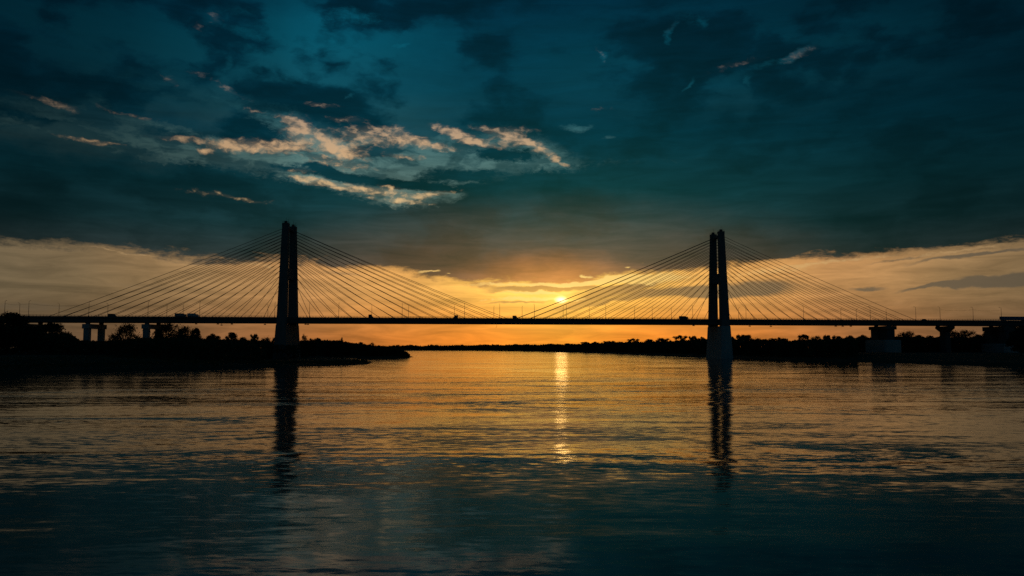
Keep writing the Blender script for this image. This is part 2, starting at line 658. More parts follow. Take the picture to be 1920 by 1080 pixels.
# wires slung from post to post at both ends of the bridge
wires = [(8, 53, 'sagging overhead wire between the two outermost near posts at the wooded end', 9.0),
         (53, 166, 'sagging overhead wire running out to the first long stay cable at the wooded end', 8.0),
         (1763, 1825, 'sagging overhead wire between posts beyond the last stay cable above the single column pier', 8.0),
         (1825, 1878, 'sagging overhead wire from lamp post to lamp post beside the blue trailer', 8.0)]
for a, b_, lab, hh in wires:
    (sa, wa, za), (sb, wb, zb_) = lamp_tops[a], lamp_tops[b_]
    mb = MB()
    pts = []
    for q in range(13):
        f = q / 12
        pts.append(bworld(sa + (sb - sa) * f, wa + (wb - wa) * f, za + (zb_ - za) * f - 1.6 * 4 * f * (1 - f) * (0.6 if sb - sa < 40 else 1)))
    mb.tube(pts, [0.05] * 13, 5)
    tag(mb.build('overhead_wire', CABLE), lab, 'wire', 'overhead wires between the end posts')


# ------------------------------------------------------------------ vehicles (local x = forward)
def wheels(root, xs, half, r=0.42, w=0.28):
    for x in xs:
        for sg in (-1, 1):
            b = MB()
            b.wheel(x, sg * half, r, r, w)
            b.build('wheel', TYRE, root)


def make_truck(label, L_box, H_box, mat, cabmat):
    r = empty('box_truck', (0, 0, 0))
    b = MB()
    b.box(-L_box / 2 - 0.9, L_box / 2 - 0.9, -1.2, 1.2, 0.8, H_box)
    b.build('cargo_box', mat, r)
    b = MB()
    x0 = L_box / 2 - 0.8
    b.prism([(x0, 0.55), (x0 + 1.9, 0.55), (x0 + 1.95, 1.35), (x0 + 1.55, min(2.4, H_box)), (x0, min(2.45, H_box + .05))], -1.1, 1.1)
    b.build('cab', cabmat, r)
    b = MB()
    b.prism([(x0 + 0.7, 1.4), (x0 + 1.6, 1.4), (x0 + 1.3, min(2.2, H_box - .2)), (x0 + 0.7, min(2.2, H_box - .2))], -1.12, 1.12)
    b.build('window', WIN, r)
    b = MB()
    b.box(-L_box / 2 - 0.8, x0 - 0.002, -0.5, 0.5, 0.5, 0.798)
    b.build('chassis', P_DARK, r)
    wheels(r, (-L_box / 2 + 0.6, L_box / 2 + 0.2), 1.0, 0.46)
    tag(r, label, 'truck')
    return r


def make_van(label, Lv, Hv, mat, name='van', cat='van'):
    r = empty(name, (0, 0, 0))
    h = Lv / 2
    b = MB()
    b.prism([(-h, 0.4), (h, 0.4), (h, 1.0), (h - 0.7, 1.15), (h - 1.35, Hv - 0.08), (h - 1.7, Hv), (-h + 0.15, Hv), (-h, Hv - 0.25)], -0.95, 0.95)
    b.build('body', mat, r)
    b = MB()
    b.prism([(h - 1.75, 1.2), (h - 0.8, 1.2), (h - 1.38, Hv - 0.25), (h - 1.75, Hv - 0.25)], -0.97, 0.97)
    b.build('window', WIN, r)
    wheels(r, (-h + 0.8, h - 0.8), 0.85, 0.36, 0.24)
    tag(r, label, cat)
    return r


def make_car(label, mat):
    r = empty('car', (0, 0, 0))
    b = MB()
    b.prism([(-2.1, 0.3), (2.1, 0.3), (2.15, 0.75), (1.1, 0.95), (0.4, 1.5), (-1.2, 1.52), (-1.8, 1.0), (-2.15, 0.95)], -0.85, 0.85)
    b.build('body', mat, r)
    b = MB()
    b.prism([(-1.55, 1.0), (0.95, 1.0), (0.35, 1.42), (-1.15, 1.44)], -0.87, 0.87)
    b.build('window', WIN, r)
    wheels(r, (-1.35, 1.35), 0.78, 0.33, 0.22)
    tag(r, label, 'car')
    return r


def place(r, px, lane, face=1):
    t = (px - 960) / 1493.6
    w = lane
    s = (t * (DC + w * math.cos(TH)) + w * math.sin(TH)) / (math.cos(TH) - t * math.sin(TH))
    p = bworld(s, w, ZT + 0.062)
    r.location = p
    r.rotation_euler = (0, 0, TH + (0 if face > 0 else math.pi))


place(make_van('small dark van on the deck above the outermost twin column pier', 5.8, 2.5, P_DARK), 210.5, -4.5)
place(make_truck('pale box truck with cab towards midspan, outer one of a pair on the deck', 6.4, 3.0, P_GREY, P_GREY), 338.5, -4.5)
place(make_truck('pale box truck nearer to the bank pylon, closely following pair on the deck', 6.0, 3.05, P_WHITE, P_WHITE), 361.5, -4.5)
place(make_van('short tall dark van on the deck just past the bank pylon', 3.9, 2.9, P_DARK, 'delivery_van'), 695.5, -4.5)
place(make_van('small dark delivery van on the deck under the long stays near midspan', 4.0, 2.7, P_DARK, 'delivery_van'), 854, -4.5, -1)
place(make_van('small reddish van on the deck at midspan between the cable fans', 4.2, 2.6, P_RED), 966, -4.5)
place(make_truck('dark box truck on the deck just short of the pylon standing in water', 5.2, 2.9, P_DARK, P_DARK), 1281.5, -4.5)
place(make_car('low dark car on the deck by the last stay of the river pylon', P_DARK), 1733, -4.5)

r = empty('semi_trailer_truck', (0, 0, 0))
b = MB()
b.box(-13, 9.5, -1.25, 1.25, 1.15, 4.0)
b.build('trailer', P_BLUE, r)
b = MB()
b.prism([(10.2, 0.6), (13.2, 0.6), (13.25, 1.6), (12.9, 3.3), (10.2, 3.6)], -1.2, 1.2)
b.build('cab', P_BLUE, r)
b = MB()
b.prism([(11.5, 1.75), (12.95, 1.75), (12.7, 2.9), (11.5, 2.9)], -1.22, 1.22)
b.build('window', WIN, r)
b = MB()
b.box(-12.6, 13, -0.5, 0.5, 0.7, 1.147)
b.build('chassis', P_DARK, r)
wheels(r, (-11.4, -10.1, -8.8, 8.0, 9.2, 12.3), 1.0, 0.5, 0.3)
tag(r, 'long dark blue semi trailer truck on the deck above the end pier', 'truck')
place(r, 1901.5, -4.5)


# ------------------------------------------------------------------ trees
def make_tree(name, seed, nblob, nleaf, spread, leaf, crown_lo, mat, airy=0.0, flat=False):
    """a tree of unit height: trunk with limbs, crown of leaf clumps"""
    rr = random.Random(seed)
    limbs = MB()
    th = crown_lo + 0.12
    lean = rr.uniform(-0.04, 0.04)
    limbs.tube([(0, 0, -0.06), (lean * 0.3, 0, 0.1), (lean, 0.01, th * 0.7), (lean * 1.3, 0.01, th + 0.1)], [0.030, 0.023, 0.018, 0.010], 7)
    C, U, V = [], [], []
    for i in range(nblob):
        a = rr.uniform(0, 2 * math.pi)
        q = math.sqrt(rr.uniform(0.02, 1.0))
        z = rr.uniform(crown_lo + 0.08, 0.88)
        prof = math.sin(math.pi * min(1, max(0.05, (z - crown_lo + 0.12) / (1.12 - crown_lo)))) ** 0.6
        if flat:
            prof = 0.45 + 0.75 * (z - crown_lo) / (1 - crown_lo)
        rad = spread * q * prof
        bx, by = math.cos(a) * rad + lean, math.sin(a) * rad
        br = (rr.uniform(0.065, 0.125) if flat else rr.uniform(0.08, 0.16)) * (1.0 if spread > 0.3 else 0.8)
        z = min(z, 0.985 - br * 0.75)
        if i == 0:
            bx, by, z, br = lean, 0, 0.88, 0.11
        if i % 2 == 0 or rad > 0.6 * spread:
            z0 = rr.uniform(th * 0.55, th)
            mid = (bx * 0.5 + rr.uniform(-.03, .03), by * 0.5, z0 + (z - z0) * 0.6)
            limbs.tube([(lean * 0.8, 0, z0), mid, (bx, by, z)], [0.012, 0.008, 0.003], 5)
        k = int(nleaf * rr.uniform(0.5, 1.4) * (br / 0.11) ** 2)
        dirs = rng.normal(size=(k, 3))
        dirs /= np.linalg.norm(dirs, axis=1)[:, None]
        rad_ = br * (rng.uniform(0.0, 1.0, k) ** 0.45) * (1 + 0.35 * rng.normal(size=k) * (0.5 + airy))
        P = dirs * rad_[:, None] * np.array([1.25, 1.25, 0.72 if flat else 0.85]) + np.array([bx, by, z])
        u, v = rand_axes(k, leaf)
        C.append(P); U.append(u); V.append(v)
    C, U, V = np.concatenate(C), np.concatenate(U), np.concatenate(V)
    top = np.percentile(C[:, 2], 99.5)
    C[:, 2] = np.where(C[:, 2] > crown_lo, crown_lo + (C[:, 2] - crown_lo) * (1.0 - crown_lo) / (top - crown_lo), C[:, 2])
    crown = quads_mesh('crown', C, U, V, mat)
    trunk = limbs.mesh('trunk', BARK)
    return trunk, crown


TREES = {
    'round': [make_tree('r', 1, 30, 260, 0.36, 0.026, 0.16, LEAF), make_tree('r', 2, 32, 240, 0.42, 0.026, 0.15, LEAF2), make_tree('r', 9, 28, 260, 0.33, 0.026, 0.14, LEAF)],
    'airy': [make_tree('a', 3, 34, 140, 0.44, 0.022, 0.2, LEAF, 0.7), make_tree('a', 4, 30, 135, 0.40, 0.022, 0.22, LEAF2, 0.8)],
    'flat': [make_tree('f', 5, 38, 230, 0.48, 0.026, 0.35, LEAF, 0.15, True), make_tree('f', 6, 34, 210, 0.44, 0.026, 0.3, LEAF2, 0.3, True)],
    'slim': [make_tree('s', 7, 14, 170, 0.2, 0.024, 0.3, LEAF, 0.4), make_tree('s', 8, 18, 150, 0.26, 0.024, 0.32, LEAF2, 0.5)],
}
ntree = {}


def tree(px, ytop, wpx, dist, kind, label, group):
    x, y, ztop = at_depth(px, ytop, dist)
    zg = gh(x, y)
    h = ztop - zg + 0.2
    var = TREES[kind]
    i = ntree.get(kind, 0)
    ntree[kind] = i + 1
    trunk, crown = var[i % len(var)]
    base_w = {'round': 0.95, 'airy': 1.05, 'flat': 1.2, 'slim': 0.62}[kind]
    wide = wpx * dist / F / base_w
    rt = empty('tree', (x, y, zg - 0.2), random.uniform(0, 6.28), (wide, wide, h))
    tag(rt, label, 'tree', group)
    link('trunk', trunk, rt)
    link('crown', crown, rt)


GL = 'dark trees on the left bank'
left = [
    (-28, 590, 110, 430, 'round', 'broad black tree cut by the frame edge beside the bridge deck, leftmost of all'),
    (14, 588, 70, 450, 'round', 'tall black tree rising above the deck railing at the left frame edge'),
    (44, 597, 46, 470, 'round', 'dark tree reaching just above deck level beside the tallest left bank tree'),
    (58, 612, 70, 440, 'round', 'broad dark tree hiding the columns of the outermost twin pier'),
    (100, 607, 78, 500, 'round', 'big solid tree just below the deck, outward of the visible twin columns'),
    (128, 628, 44, 480, 'round', 'low rounded tree at the foot of the big solid tree under the deck'),
    (178, 642, 40, 470, 'round', 'squat dark bush tree at the foot of the first visible twin pier'),
    (212, 627, 30, 560, 'airy', 'small lacy tree between the twin piers, leaning beside the taller airy tree'),
    (240, 607, 52, 575, 'airy', 'tall airy tree between the two visible twin column piers'),
    (268, 634, 34, 520, 'round', 'low round tree before the near column of the inner twin pier'),
    (318, 606, 64, 560, 'airy', 'wide lacy tree touching the deck beside the inner twin column pier'),
    (346, 612, 46, 600, 'airy', 'thin crowned airy tree just inward of the wide lacy tree'),
    (368, 616, 30, 690, 'round', 'rounded medium tree standing inward of the lacy trees'),
    (399, 627, 32, 690, 'round', 'dome shaped low tree midway between lacy trees and bank pylon'),
    (432, 624, 27, 690, 'round', 'dark upright tree with a tufted top outward of the bank pylon'),
    (455, 633, 26, 700, 'round', 'low plain tree beside the tufted tree outward of the bank pylon'),
    (478, 627, 19, 720, 'flat', 'small umbrella crowned tree near the outer side of the bank pylon'),
    (500, 633, 24, 720, 'airy', 'ragged little tree between the umbrella tree and the bank pylon'),
    (514, 633, 16, 730, 'slim', 'thin small tree closest to the outer side of the bank pylon'),
    (569, 627, 13, 730, 'slim', 'slender tufted tree right beside the inner side of the bank pylon'),
    (583, 636, 20, 760, 'round', 'low rounded shrub tree next to the slender tree by the bank pylon'),
    (596, 634, 18, 760, 'flat', 'small open crowned tree on the spit, second past the bank pylon'),
    (641, 633, 9, 800, 'slim', 'bare spindly tree poking up from the middle of the spit'),
    (675, 642, 14, 830, 'round', 'tiny round tree on the spit past the spindly tree'),
    (698, 642, 12, 840, 'slim', 'small pointed tree towards the tip of the wooded spit'),
    (746, 647, 14, 880, 'round', 'last tiny tree near the tip of the wooded spit'),
]
for t in left:
    tree(*t, GL)


def shore_d(px):
    """depth of the right bank's water edge"""
    xs = [775, 900, 1000, 1100, 1200, 1320, 1400, 1500, 1600, 1700, 1920, 2200]
    ys = [657.2, 657.4, 658.6, 661, 664.2, 668, 672, 676, 679, 681.6, 688.5, 698]
    return on_water(px, float(np.interp(px, xs, ys)))[1]


GR = 'dark trees on the right bank'
right = [
    # short of the river pylon
    (1029, 645, 16, 'round'), (1065, 644, 18, 'round'), (1097, 641, 18, 'flat'), (1116, 641, 16, 'round'), (1143, 639.5, 20, 'flat'), (1162, 641, 16, 'round'),
    (1187, 635, 22, 'flat'), (1215, 636.5, 17, 'round'), (1241, 634.5, 26, 'flat'), (1275, 629, 25, 'flat'), (1300, 630.5, 18, 'flat'), (1316, 632.5, 16, 'round'),
    # past the river pylon
    (1373, 632, 14, 'round'), (1392, 628, 24, 'flat'), (1404, 629, 22, 'round'), (1420, 634, 16, 'airy'), (1448, 635, 20, 'round'), (1461, 633, 16, 'flat'), (1472, 635, 14, 'flat'),
    (1490, 638, 14, 'round'), (1507, 627.5, 22, 'flat'), (1530, 630, 20, 'airy'), (1553, 629, 22, 'flat'), (1570, 631, 18, 'round'), (1594, 630, 24, 'round'), (1618, 629, 20, 'round'),
    # past the block pier
    (1694, 623, 24, 'airy'), (1706, 621, 16, 'airy'), (1722, 629, 24, 'round'), (1744, 630, 20, 'round'), (1758, 634, 16, 'round'),
    # past the single column
    (1788, 620, 24, 'airy'), (1812, 619, 30, 'airy'), (1832, 628, 20, 'round'), (1852, 622, 24, 'round'), (1884, 612, 40, 'round'), (1912, 612, 44, 'round'),
]
KW = {'round': 'rounded', 'flat': 'umbrella crowned', 'airy': 'lacy', 'slim': 'slender'}
zones = [('', 'from the river pylon along the far bank towards midspan', [t for t in right if t[0] < 1330][::-1]),
         ('', 'from the river pylon going outward along the wooded bank', [t for t in right if 1360 < t[0] < 1640]),
         ('', 'from the massive block pier towards the single column pier', [t for t in right if 1680 < t[0] < 1765]),
         ('', 'from the single column pier going outward to the frame edge', [t for t in right if t[0] > 1780])]
for zone, how, lst in zones:
    for i, (px, yt, wpx, kind) in enumerate(lst):
        dd = shore_d(px) * (1.16 + 0.10 * random.random())
        if 1600 < px < 1900:
            dd = max(dd, 735 + random.random() * 40)
        tree(px, yt, wpx * 1.25, dd, kind, f'{KW[kind]} dark tree, {ORD[i]} {how}', GR)


# masses of low growth that nobody could count
def mass(name, label, xs, tops, dfun, npts, lo=0.0, size=0.0022, mat=LEAF, cat='woods', bmp=1.0):
    px = rng.uniform(xs[0], xs[-1], npts)
    f = rng.uniform(0, 1, npts)
    top = np.interp(px, xs, tops)
    bump = np.array([mnoise.noise((p * 0.045, q * 2.2, 3.1)) * 2.6 + mnoise.noise((p * 0.16, q * 5, 7.7)) * 1.6 for p, q in zip(px, f)])
    C = np.zeros((npts, 3))
    D = np.zeros(npts)
    for i in range(npts):
        D[i] = dfun(px[i], f[i])
    X = (px - 960) / 1493.6 * D
    zt = CAM_H + (HZ - (top + 1.0 - bump * bmp)) * D / F
    zg = ground_h(X, D)
    keep = zg > 0.3
    hh = np.maximum(zt - zg, 0.8)
    u = 1 - rng.uniform(0, 1, npts) ** 1.5
    C[:, 0], C[:, 1], C[:, 2] = X, D, zg + hh * (lo + (1 - lo) * u)
    a, b = rand_axes(npts, D * size)
    o = link(name, quads_mesh(name, C[keep], a[keep], b[keep], mat))
    tag(o, label, cat, kind='stuff')


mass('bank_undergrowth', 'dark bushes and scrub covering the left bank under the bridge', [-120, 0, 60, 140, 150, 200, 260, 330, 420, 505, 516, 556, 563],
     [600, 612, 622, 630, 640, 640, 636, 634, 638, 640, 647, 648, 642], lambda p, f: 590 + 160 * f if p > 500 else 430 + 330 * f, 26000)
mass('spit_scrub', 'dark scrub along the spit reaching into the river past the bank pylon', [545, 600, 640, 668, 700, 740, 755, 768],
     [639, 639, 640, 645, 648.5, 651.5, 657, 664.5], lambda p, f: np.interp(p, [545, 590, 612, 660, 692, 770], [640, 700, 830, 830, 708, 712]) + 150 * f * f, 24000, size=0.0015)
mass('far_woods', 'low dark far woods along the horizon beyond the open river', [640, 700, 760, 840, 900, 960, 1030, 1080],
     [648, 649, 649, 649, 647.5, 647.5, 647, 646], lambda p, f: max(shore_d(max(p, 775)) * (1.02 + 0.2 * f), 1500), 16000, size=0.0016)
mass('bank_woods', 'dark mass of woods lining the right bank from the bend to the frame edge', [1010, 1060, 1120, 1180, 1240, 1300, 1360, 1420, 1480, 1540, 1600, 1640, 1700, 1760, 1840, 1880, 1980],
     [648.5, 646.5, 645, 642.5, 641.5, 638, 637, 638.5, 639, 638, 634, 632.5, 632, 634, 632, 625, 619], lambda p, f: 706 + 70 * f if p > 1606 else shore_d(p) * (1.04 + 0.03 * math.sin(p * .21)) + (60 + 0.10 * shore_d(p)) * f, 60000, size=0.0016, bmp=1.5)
mass('shore_grass', 'rough dark grass along the edge of the left bank', [-120, 0, 300, 560, 690],
     [684, 684, 677, 676, 679.5], lambda p, f: on_water(p, np.interp(p, [-120, 0, 240, 480, 560, 640, 690], [710, 705.5, 697, 690, 687.5, 685.5, 682]))[1] * (1.0 + 0.3 * f * f), 14000, size=0.0010, mat=GRASS, cat='grass', bmp=0.3)

# ------------------------------------------------------------------ sky
SUN_AZ, SUN_EL = azel(1052, 562)
wd = bpy.data.worlds.new('World')
sc.world = wd
wd.cycles.sampling_method = 'MANUAL'
wd.cycles.sample_map_resolution = 512
wd.use_nodes = True
nt = wd.node_tree
nt.nodes.clear()
L = nt.links.new
out = nt.nodes.new('ShaderNodeOutputWorld')
bg = nt.nodes.new('ShaderNodeBackground')
L(bg.outputs[0], out.inputs['Surface'])
bg.inputs['Strength'].default_value = 0.1


def rampf(x, a, b, lo=0.0, hi=1.0, kind='SMOOTHSTEP'):
    n = nt.nodes.new('ShaderNodeMapRange')
    n.interpolation_type = kind
    L(x, n.inputs['Value'])
    n.inputs['From Min'].default_value = a
    n.inputs['From Max'].default_value = b
    n.inputs['To Min'].default_value = lo
    n.inputs['To Max'].default_value = hi
    return n.outputs[0]


def curve(x, pts, x0, x1, y0, y1):
    n = nt.nodes.new('ShaderNodeFloatCurve')
    c = n.mapping.curves[0]
    P = [((px - x0) / (x1 - x0), (py - y0) / (y1 - y0)) for px, py in pts]
    c.points[0].location = P[0]
    c.points[1].location = P[-1]
    for p in P[1:-1]:
        c.points.new(*p)
    n.mapping.update()
    L(rampf(x, x0, x1, 0, 1, 'LINEAR'), n.inputs['Value'])
    return wmath('MULTIPLY_ADD', n.outputs[0], y1 - y0, y0)


def cramp(x, pts, x0, x1):
    n = nt.nodes.new('ShaderNodeValToRGB')
    e = n.color_ramp.elements
    for i, (p, c) in enumerate(pts):
        q = (p - x0) / (x1 - x0)
        el_ = e[i] if i < 2 else e.new(q)
        el_.position = q
        el_.color = (*c, 1)
    L(rampf(x, x0, x1, 0, 1, 'LINEAR'), n.inputs['Fac'])
    return n.outputs['Color']


def cmix(fac, a, b, mode='MIX'):
    n = nt.nodes.new('ShaderNodeMix')
    n.data_type = 'RGBA'
    n.blend_type = mode
    n.clamp_factor = True
    for s, x in ((n.inputs[0], fac), (n.inputs[6], a), (n.inputs[7], b)):
        if isinstance(x, (int, float)):
            s.default_value = x
        elif isinstance(x, tuple):
            s.default_value = (*x, 1)
        else:
            L(x, s)
    return n.outputs[2]


def snoise(vec, scale, detail=5, rough=0.55, sx=1.0, sy=1.0, dist=0.0, rot=0.0, off=0.0):
    mp = nt.nodes.new('ShaderNodeMapping')
    mp.inputs['Scale'].default_value = (sx, sy, 1)
    mp.inputs['Rotation'].default_value = (0, 0, R(rot))
    mp.inputs['Location'].default_value = (off, off * 0.7, off * 0.3)
    n = nt.nodes.new('ShaderNodeTexNoise')
    n.noise_dimensions = '2D'
    n.inputs['Scale'].default_value = scale
    n.inputs['Detail'].default_value = detail
    n.inputs['Roughness'].default_value = rough
    n.inputs['Distortion'].default_value = dist
    L(vec, mp.inputs['Vector'])
    L(mp.outputs['Vector'], n.inputs['Vector'])
    return n


tc = nt.nodes.new('ShaderNodeTexCoord')
dirv = tc.outputs['Generated']
sep = nt.nodes.new('ShaderNodeSeparateXYZ')
L(dirv, sep.inputs[0])
dx, dy, dz = sep.outputs
AZN = wmath('MULTIPLY', wmath('ARCTAN2', dx, dy), 57.29578)
ELN = wmath('MAXIMUM', wmath('MULTIPLY', wmath('ARCSINE', dz), 57.29578), 0.0)
cb = nt.nodes.new('ShaderNodeCombineXYZ')
L(AZN, cb.inputs[0])
L(ELN, cb.inputs[1])
P0 = cb.outputs[0]
# position on a flat cloud layer overhead: real cloud perspective
den = wmath('ADD', wmath('MAXIMUM', dz, 0.0), 0.10)
cq = nt.nodes.new('ShaderNodeCombineXYZ')
L(wmath('DIVIDE', dx, den), cq.inputs[0])
L(wmath('DIVIDE', dy, den), cq.inputs[1])
Q = cq.outputs[0]

warpA = snoise(P0, 0.16, 4, 0.6, 1.0, 2.2)
warpB = snoise(P0, 0.7, 4, 0.6, 1.0, 2.2, off=3.0)
wA = wvec('MULTIPLY', wvec('SUBTRACT', warpA.outputs['Color'], (0.5, 0.5, 0.5)), (4.5, 2.2, 0))
wB = wvec('MULTIPLY', wvec('SUBTRACT', warpB.outputs['Color'], (0.5, 0.5, 0.5)), (1.6, 0.8, 0))
PW = wvec('ADD', wvec('ADD', P0, wA), wB)
PWs = wvec('ADD', P0, wvec('SCALE', wvec('ADD', wA, wB), s=0.45))
PXD = math.degrees(1 / F)


def blob(px, py, hl, hw, ang=0.0, k=1.0, vec=None):
    a, e = azel(px, py)
    mp = nt.nodes.new('ShaderNodeMapping')
    mp.vector_type = 'TEXTURE'
    mp.inputs['Location'].default_value = (a, e, 0)
    mp.inputs['Rotation'].default_value = (0, 0, R(-ang))
    mp.inputs['Scale'].default_value = (hl * PXD, hw * PXD, 1)
    L(vec if vec is not None else PW, mp.inputs['Vector'])
    ln = wvec_len(mp.outputs[0])
    return rampf(ln, 0.0, 1.5, k, 0.0)


def wvec_len(v):
    n = nt.nodes.new('ShaderNodeVectorMath')
    n.operation = 'LENGTH'
    L(v, n.inputs[0])
    return n.outputs['Value']


LAST = [None]


def after(vec):
    """the same vector, made to wait for the sums before it (keeps few values alive at a time)"""
    if LAST[0] is None:
        return vec
    n = nt.nodes.new('ShaderNodeVectorMath')
    n.operation = 'MULTIPLY_ADD'
    L(LAST[0], n.inputs[0])
    n.inputs[1].default_value = (1e-7, 1e-7, 0)
    L(vec, n.inputs[2])
    return n.outputs[0]


def blobs(lst, vec=None):
    acc = None
    v = after(vec if vec is not None else PW)
    for i, b in enumerate(lst):
        if i and i % 6 == 0:
            LAST[0] = acc
            v = after(vec if vec is not None else PW)
        x = blob(*b, vec=v)
        acc = x if acc is None else wmath('ADD', acc, x)
    LAST[0] = acc
    return acc


# textures
fine = snoise(Q, 2.6, 7, 0.62, 1, 1, 0.3).outputs['Fac']
streak = snoise(P0, 0.55, 6, 0.62, 0.35, 2.4, 0.4, 3).outputs['Fac']
puff = snoise(P0, 2.5, 8, 0.7, 0.75, 1.6, 0.4, 0, 5).outputs['Fac']
clump = snoise(PWs, 0.21, 7, 0.52, 0.62, 1.15, 0.0, 22, 9).outputs['Fac']
flock = snoise(PWs, 0.62, 6, 0.6, 0.6, 1.5, 0.0, 12, 4).outputs['Fac']
puff2 = snoise(PWs, 1.7, 3, 0.5, 0.8, 1.5, 0.0, 8, 6).outputs['Fac']
broad = snoise(Q, 0.8, 4, 0.55, 1, 1, 0.4, 0, 2).outputs['Fac']

# --- clear sky behind the clouds
dsun = wmath('ABSOLUTE', wmath('SUBTRACT', AZN, SUN_AZ))
hi_c = cramp(dsun, [(0, (1.0, .60, .105)), (180, (.010, .02, .03)), (5, (.96, .49, .085)), (11, (.74, .345, .085)), (18, (.51, .245, .084)), (25, (.30, .17, .07)),
                    (32, (.165, .108, .053)), (55, (.07, .08, .06))], 0, 180)
lo_c = cramp(dsun, [(0, (.93, .30, .026)), (180, (.005, .012, .018)), (6, (.86, .235, .022)), (13, (.56, .165, .028)), (20, (.32, .12, .04)), (27, (.18, .085, .038)),
                    (33, (.11, .062, .032)), (55, (.05, .04, .03))], 0, 180)
low_clear = cmix(rampf(ELN, 0.4, 4.6), lo_c, hi_c)
stk = rampf(streak, 0.3, 0.72, 0.76, 1.28, 'LINEAR')
high_clear = cramp(ELN, [(6, (.30, .28, .17)), (40, (.003, .05, .09)), (10, (.16, .22, .18)), (13.5, (.10, .20, .19)), (16, (.022, .105, .128)), (18, (.006, .086, .125)), (21, (.002, .078, .122)), (26, (.001, .06, .105))], 0, 40)
az_f = curve(AZN, [(-180, .3), (-60, .4), (-33, .25), (-24, .42), (-17, .7), (-11, 1.0), (0, 1.0), (12, .7), (33, .35), (60, .3), (180, .3)], -180, 180, 0, 1.5)


def cscale(c, f):
    return wvec('SCALE', c, s=f)


high_clear = cscale(high_clear, az_f)
low_clear = cscale(low_clear, stk)


# --- the great cloud sheet and its ragged lower edge
edge_px = [(-200, 448), (0, 452), (100, 461), (250, 471), (380, 486), (480, 490), (600, 498), (690, 502), (750, 508), (800, 521), (900, 529), (1000, 536), (1100, 530), (1180, 512), (1280, 506),
           (1340, 502), (1400, 497), (1470, 490), (1550, 485), (1650, 480), (1720, 473), (1800, 466), (1920, 455), (2100, 440)]
ep = [azel(*p) for p in edge_px]
edge = curve(AZN, [(-180, 2.0)] + ep + [(180, 2.0)], -180, 180, 0, 12)
# the sky is brightest in a band just below the sheet
low_clear = cscale(low_clear, rampf(wmath('SUBTRACT', ELN, edge), -1.7, -0.15, 1.0, 1.12))
clear = cmix(rampf(ELN, 6.5, 10.5), low_clear, high_clear)
rag = wmath('ADD', wmath('MULTIPLY', wmath('SUBTRACT', streak, 0.5), 1.5), wmath('ADD', wmath('MULTIPLY', wmath('SUBTRACT', puff, 0.5), 0.45), wmath('MULTIPLY', wmath('SUBTRACT', flock, 0.5), 1.1)))
cov = rampf(wmath('ADD', wmath('SUBTRACT', ELN, edge), rag), -0.28, 0.40)

# the long opening at left and centre, between an upper and a lower bank of cloud
def el_curve(pts):
    q = [azel(*p) for p in pts]
    return curve(AZW, [(-180, q[0][1])] + q + [(180, q[-1][1])], -180, 180, 0, 30)


sw = nt.nodes.new('ShaderNodeSeparateXYZ')
L(PWs, sw.inputs[0])
AZW, ELW = sw.outputs[0], sw.outputs[1]
up = el_curve([(-300, 120), (-100, 150), (0, 166), (110, 178), (190, 150), (260, 118), (330, 128), (420, 158), (500, 192), (560, 205), (620, 236), (700, 243), (780, 240), (860, 232), (950, 236), (1000, 250), (1050, 276), (1085, 298), (1130, 306)])
dn = el_curve([(-300, 205), (-100, 236), (0, 257), (60, 262), (130, 273), (200, 290), (250, 299), (330, 303), (420, 307), (480, 317), (540, 334), (600, 354), (660, 368), (720, 379), (790, 389), (830, 386), (870, 366), (900, 346),
               (950, 330), (1000, 324), (1060, 317), (1085, 307), (1130, 304)])
edge_n = wmath('ADD', wmath('MULTIPLY', wmath('SUBTRACT', puff, 0.5), 1.3), wmath('MULTIPLY', wmath('SUBTRACT', fine, 0.5), 1.2))
d_up = wmath('ADD', wmath('SUBTRACT', up, ELW), edge_n)
d_dn = wmath('ADD', wmath('SUBTRACT', ELW, dn), edge_n)
opening = wmath('MULTIPLY', rampf(d_up, -0.35, 1.5), rampf(d_dn, -0.25, 0.55))
isl = blobs([(405, 222, 175, 30, 17, 1.35), (270, 196, 150, 26, 14, 1.1), (120, 243, 170, 13, 11, 1.1), (330, 258, 100, 10, 8, .6), (945, 289, 70, 16, 3, 1.3), (705, 286, 66, 14, -8, 1.2), (640, 262, 40, 12, 0, .55), (600, 314, 40, 6, 6, .8),
             (680, 335, 160, 10, 5, 1.15), (870, 326, 120, 12, 0, 1.1), (800, 345, 100, 11, 4, .9), (545, 318, 40, 6, 8, .5), (800, 252, 34, 9, 0, .7), (500, 196, 60, 12, 20, .4), (920, 350, 60, 14, 0, .9), (590, 225, 40, 12, 0, .5)], PWs)
islm = rampf(wmath('ADD', isl, wmath('MULTIPLY', edge_n, wmath('MULTIPLY', rampf(isl, 0.0, 0.4), 0.9))), 0.22, 0.85)
ax = lambda p: azel(p, 290)[0]
weight = curve(AZN, [(-180, .4), (ax(-100), .55), (ax(150), .65), (ax(300), .85), (ax(430), 1.0), (ax(600), 1.0), (ax(690), .78), (ax(850), .72), (ax(1000), .75), (ax(1090), .6), (180, .4)], -180, 180, 0, 1.2)
veil = wmath('MULTIPLY', wmath('MULTIPLY', rampf(streak, 0.32, 0.62, 0.6, 1.0), rampf(flock, 0.40, 0.60, 0.35, 1.0)), weight)
opening = wmath('MULTIPLY', wmath('MULTIPLY', opening, wmath('SUBTRACT', 1.0, islm)), veil)
LAST[0] = opening
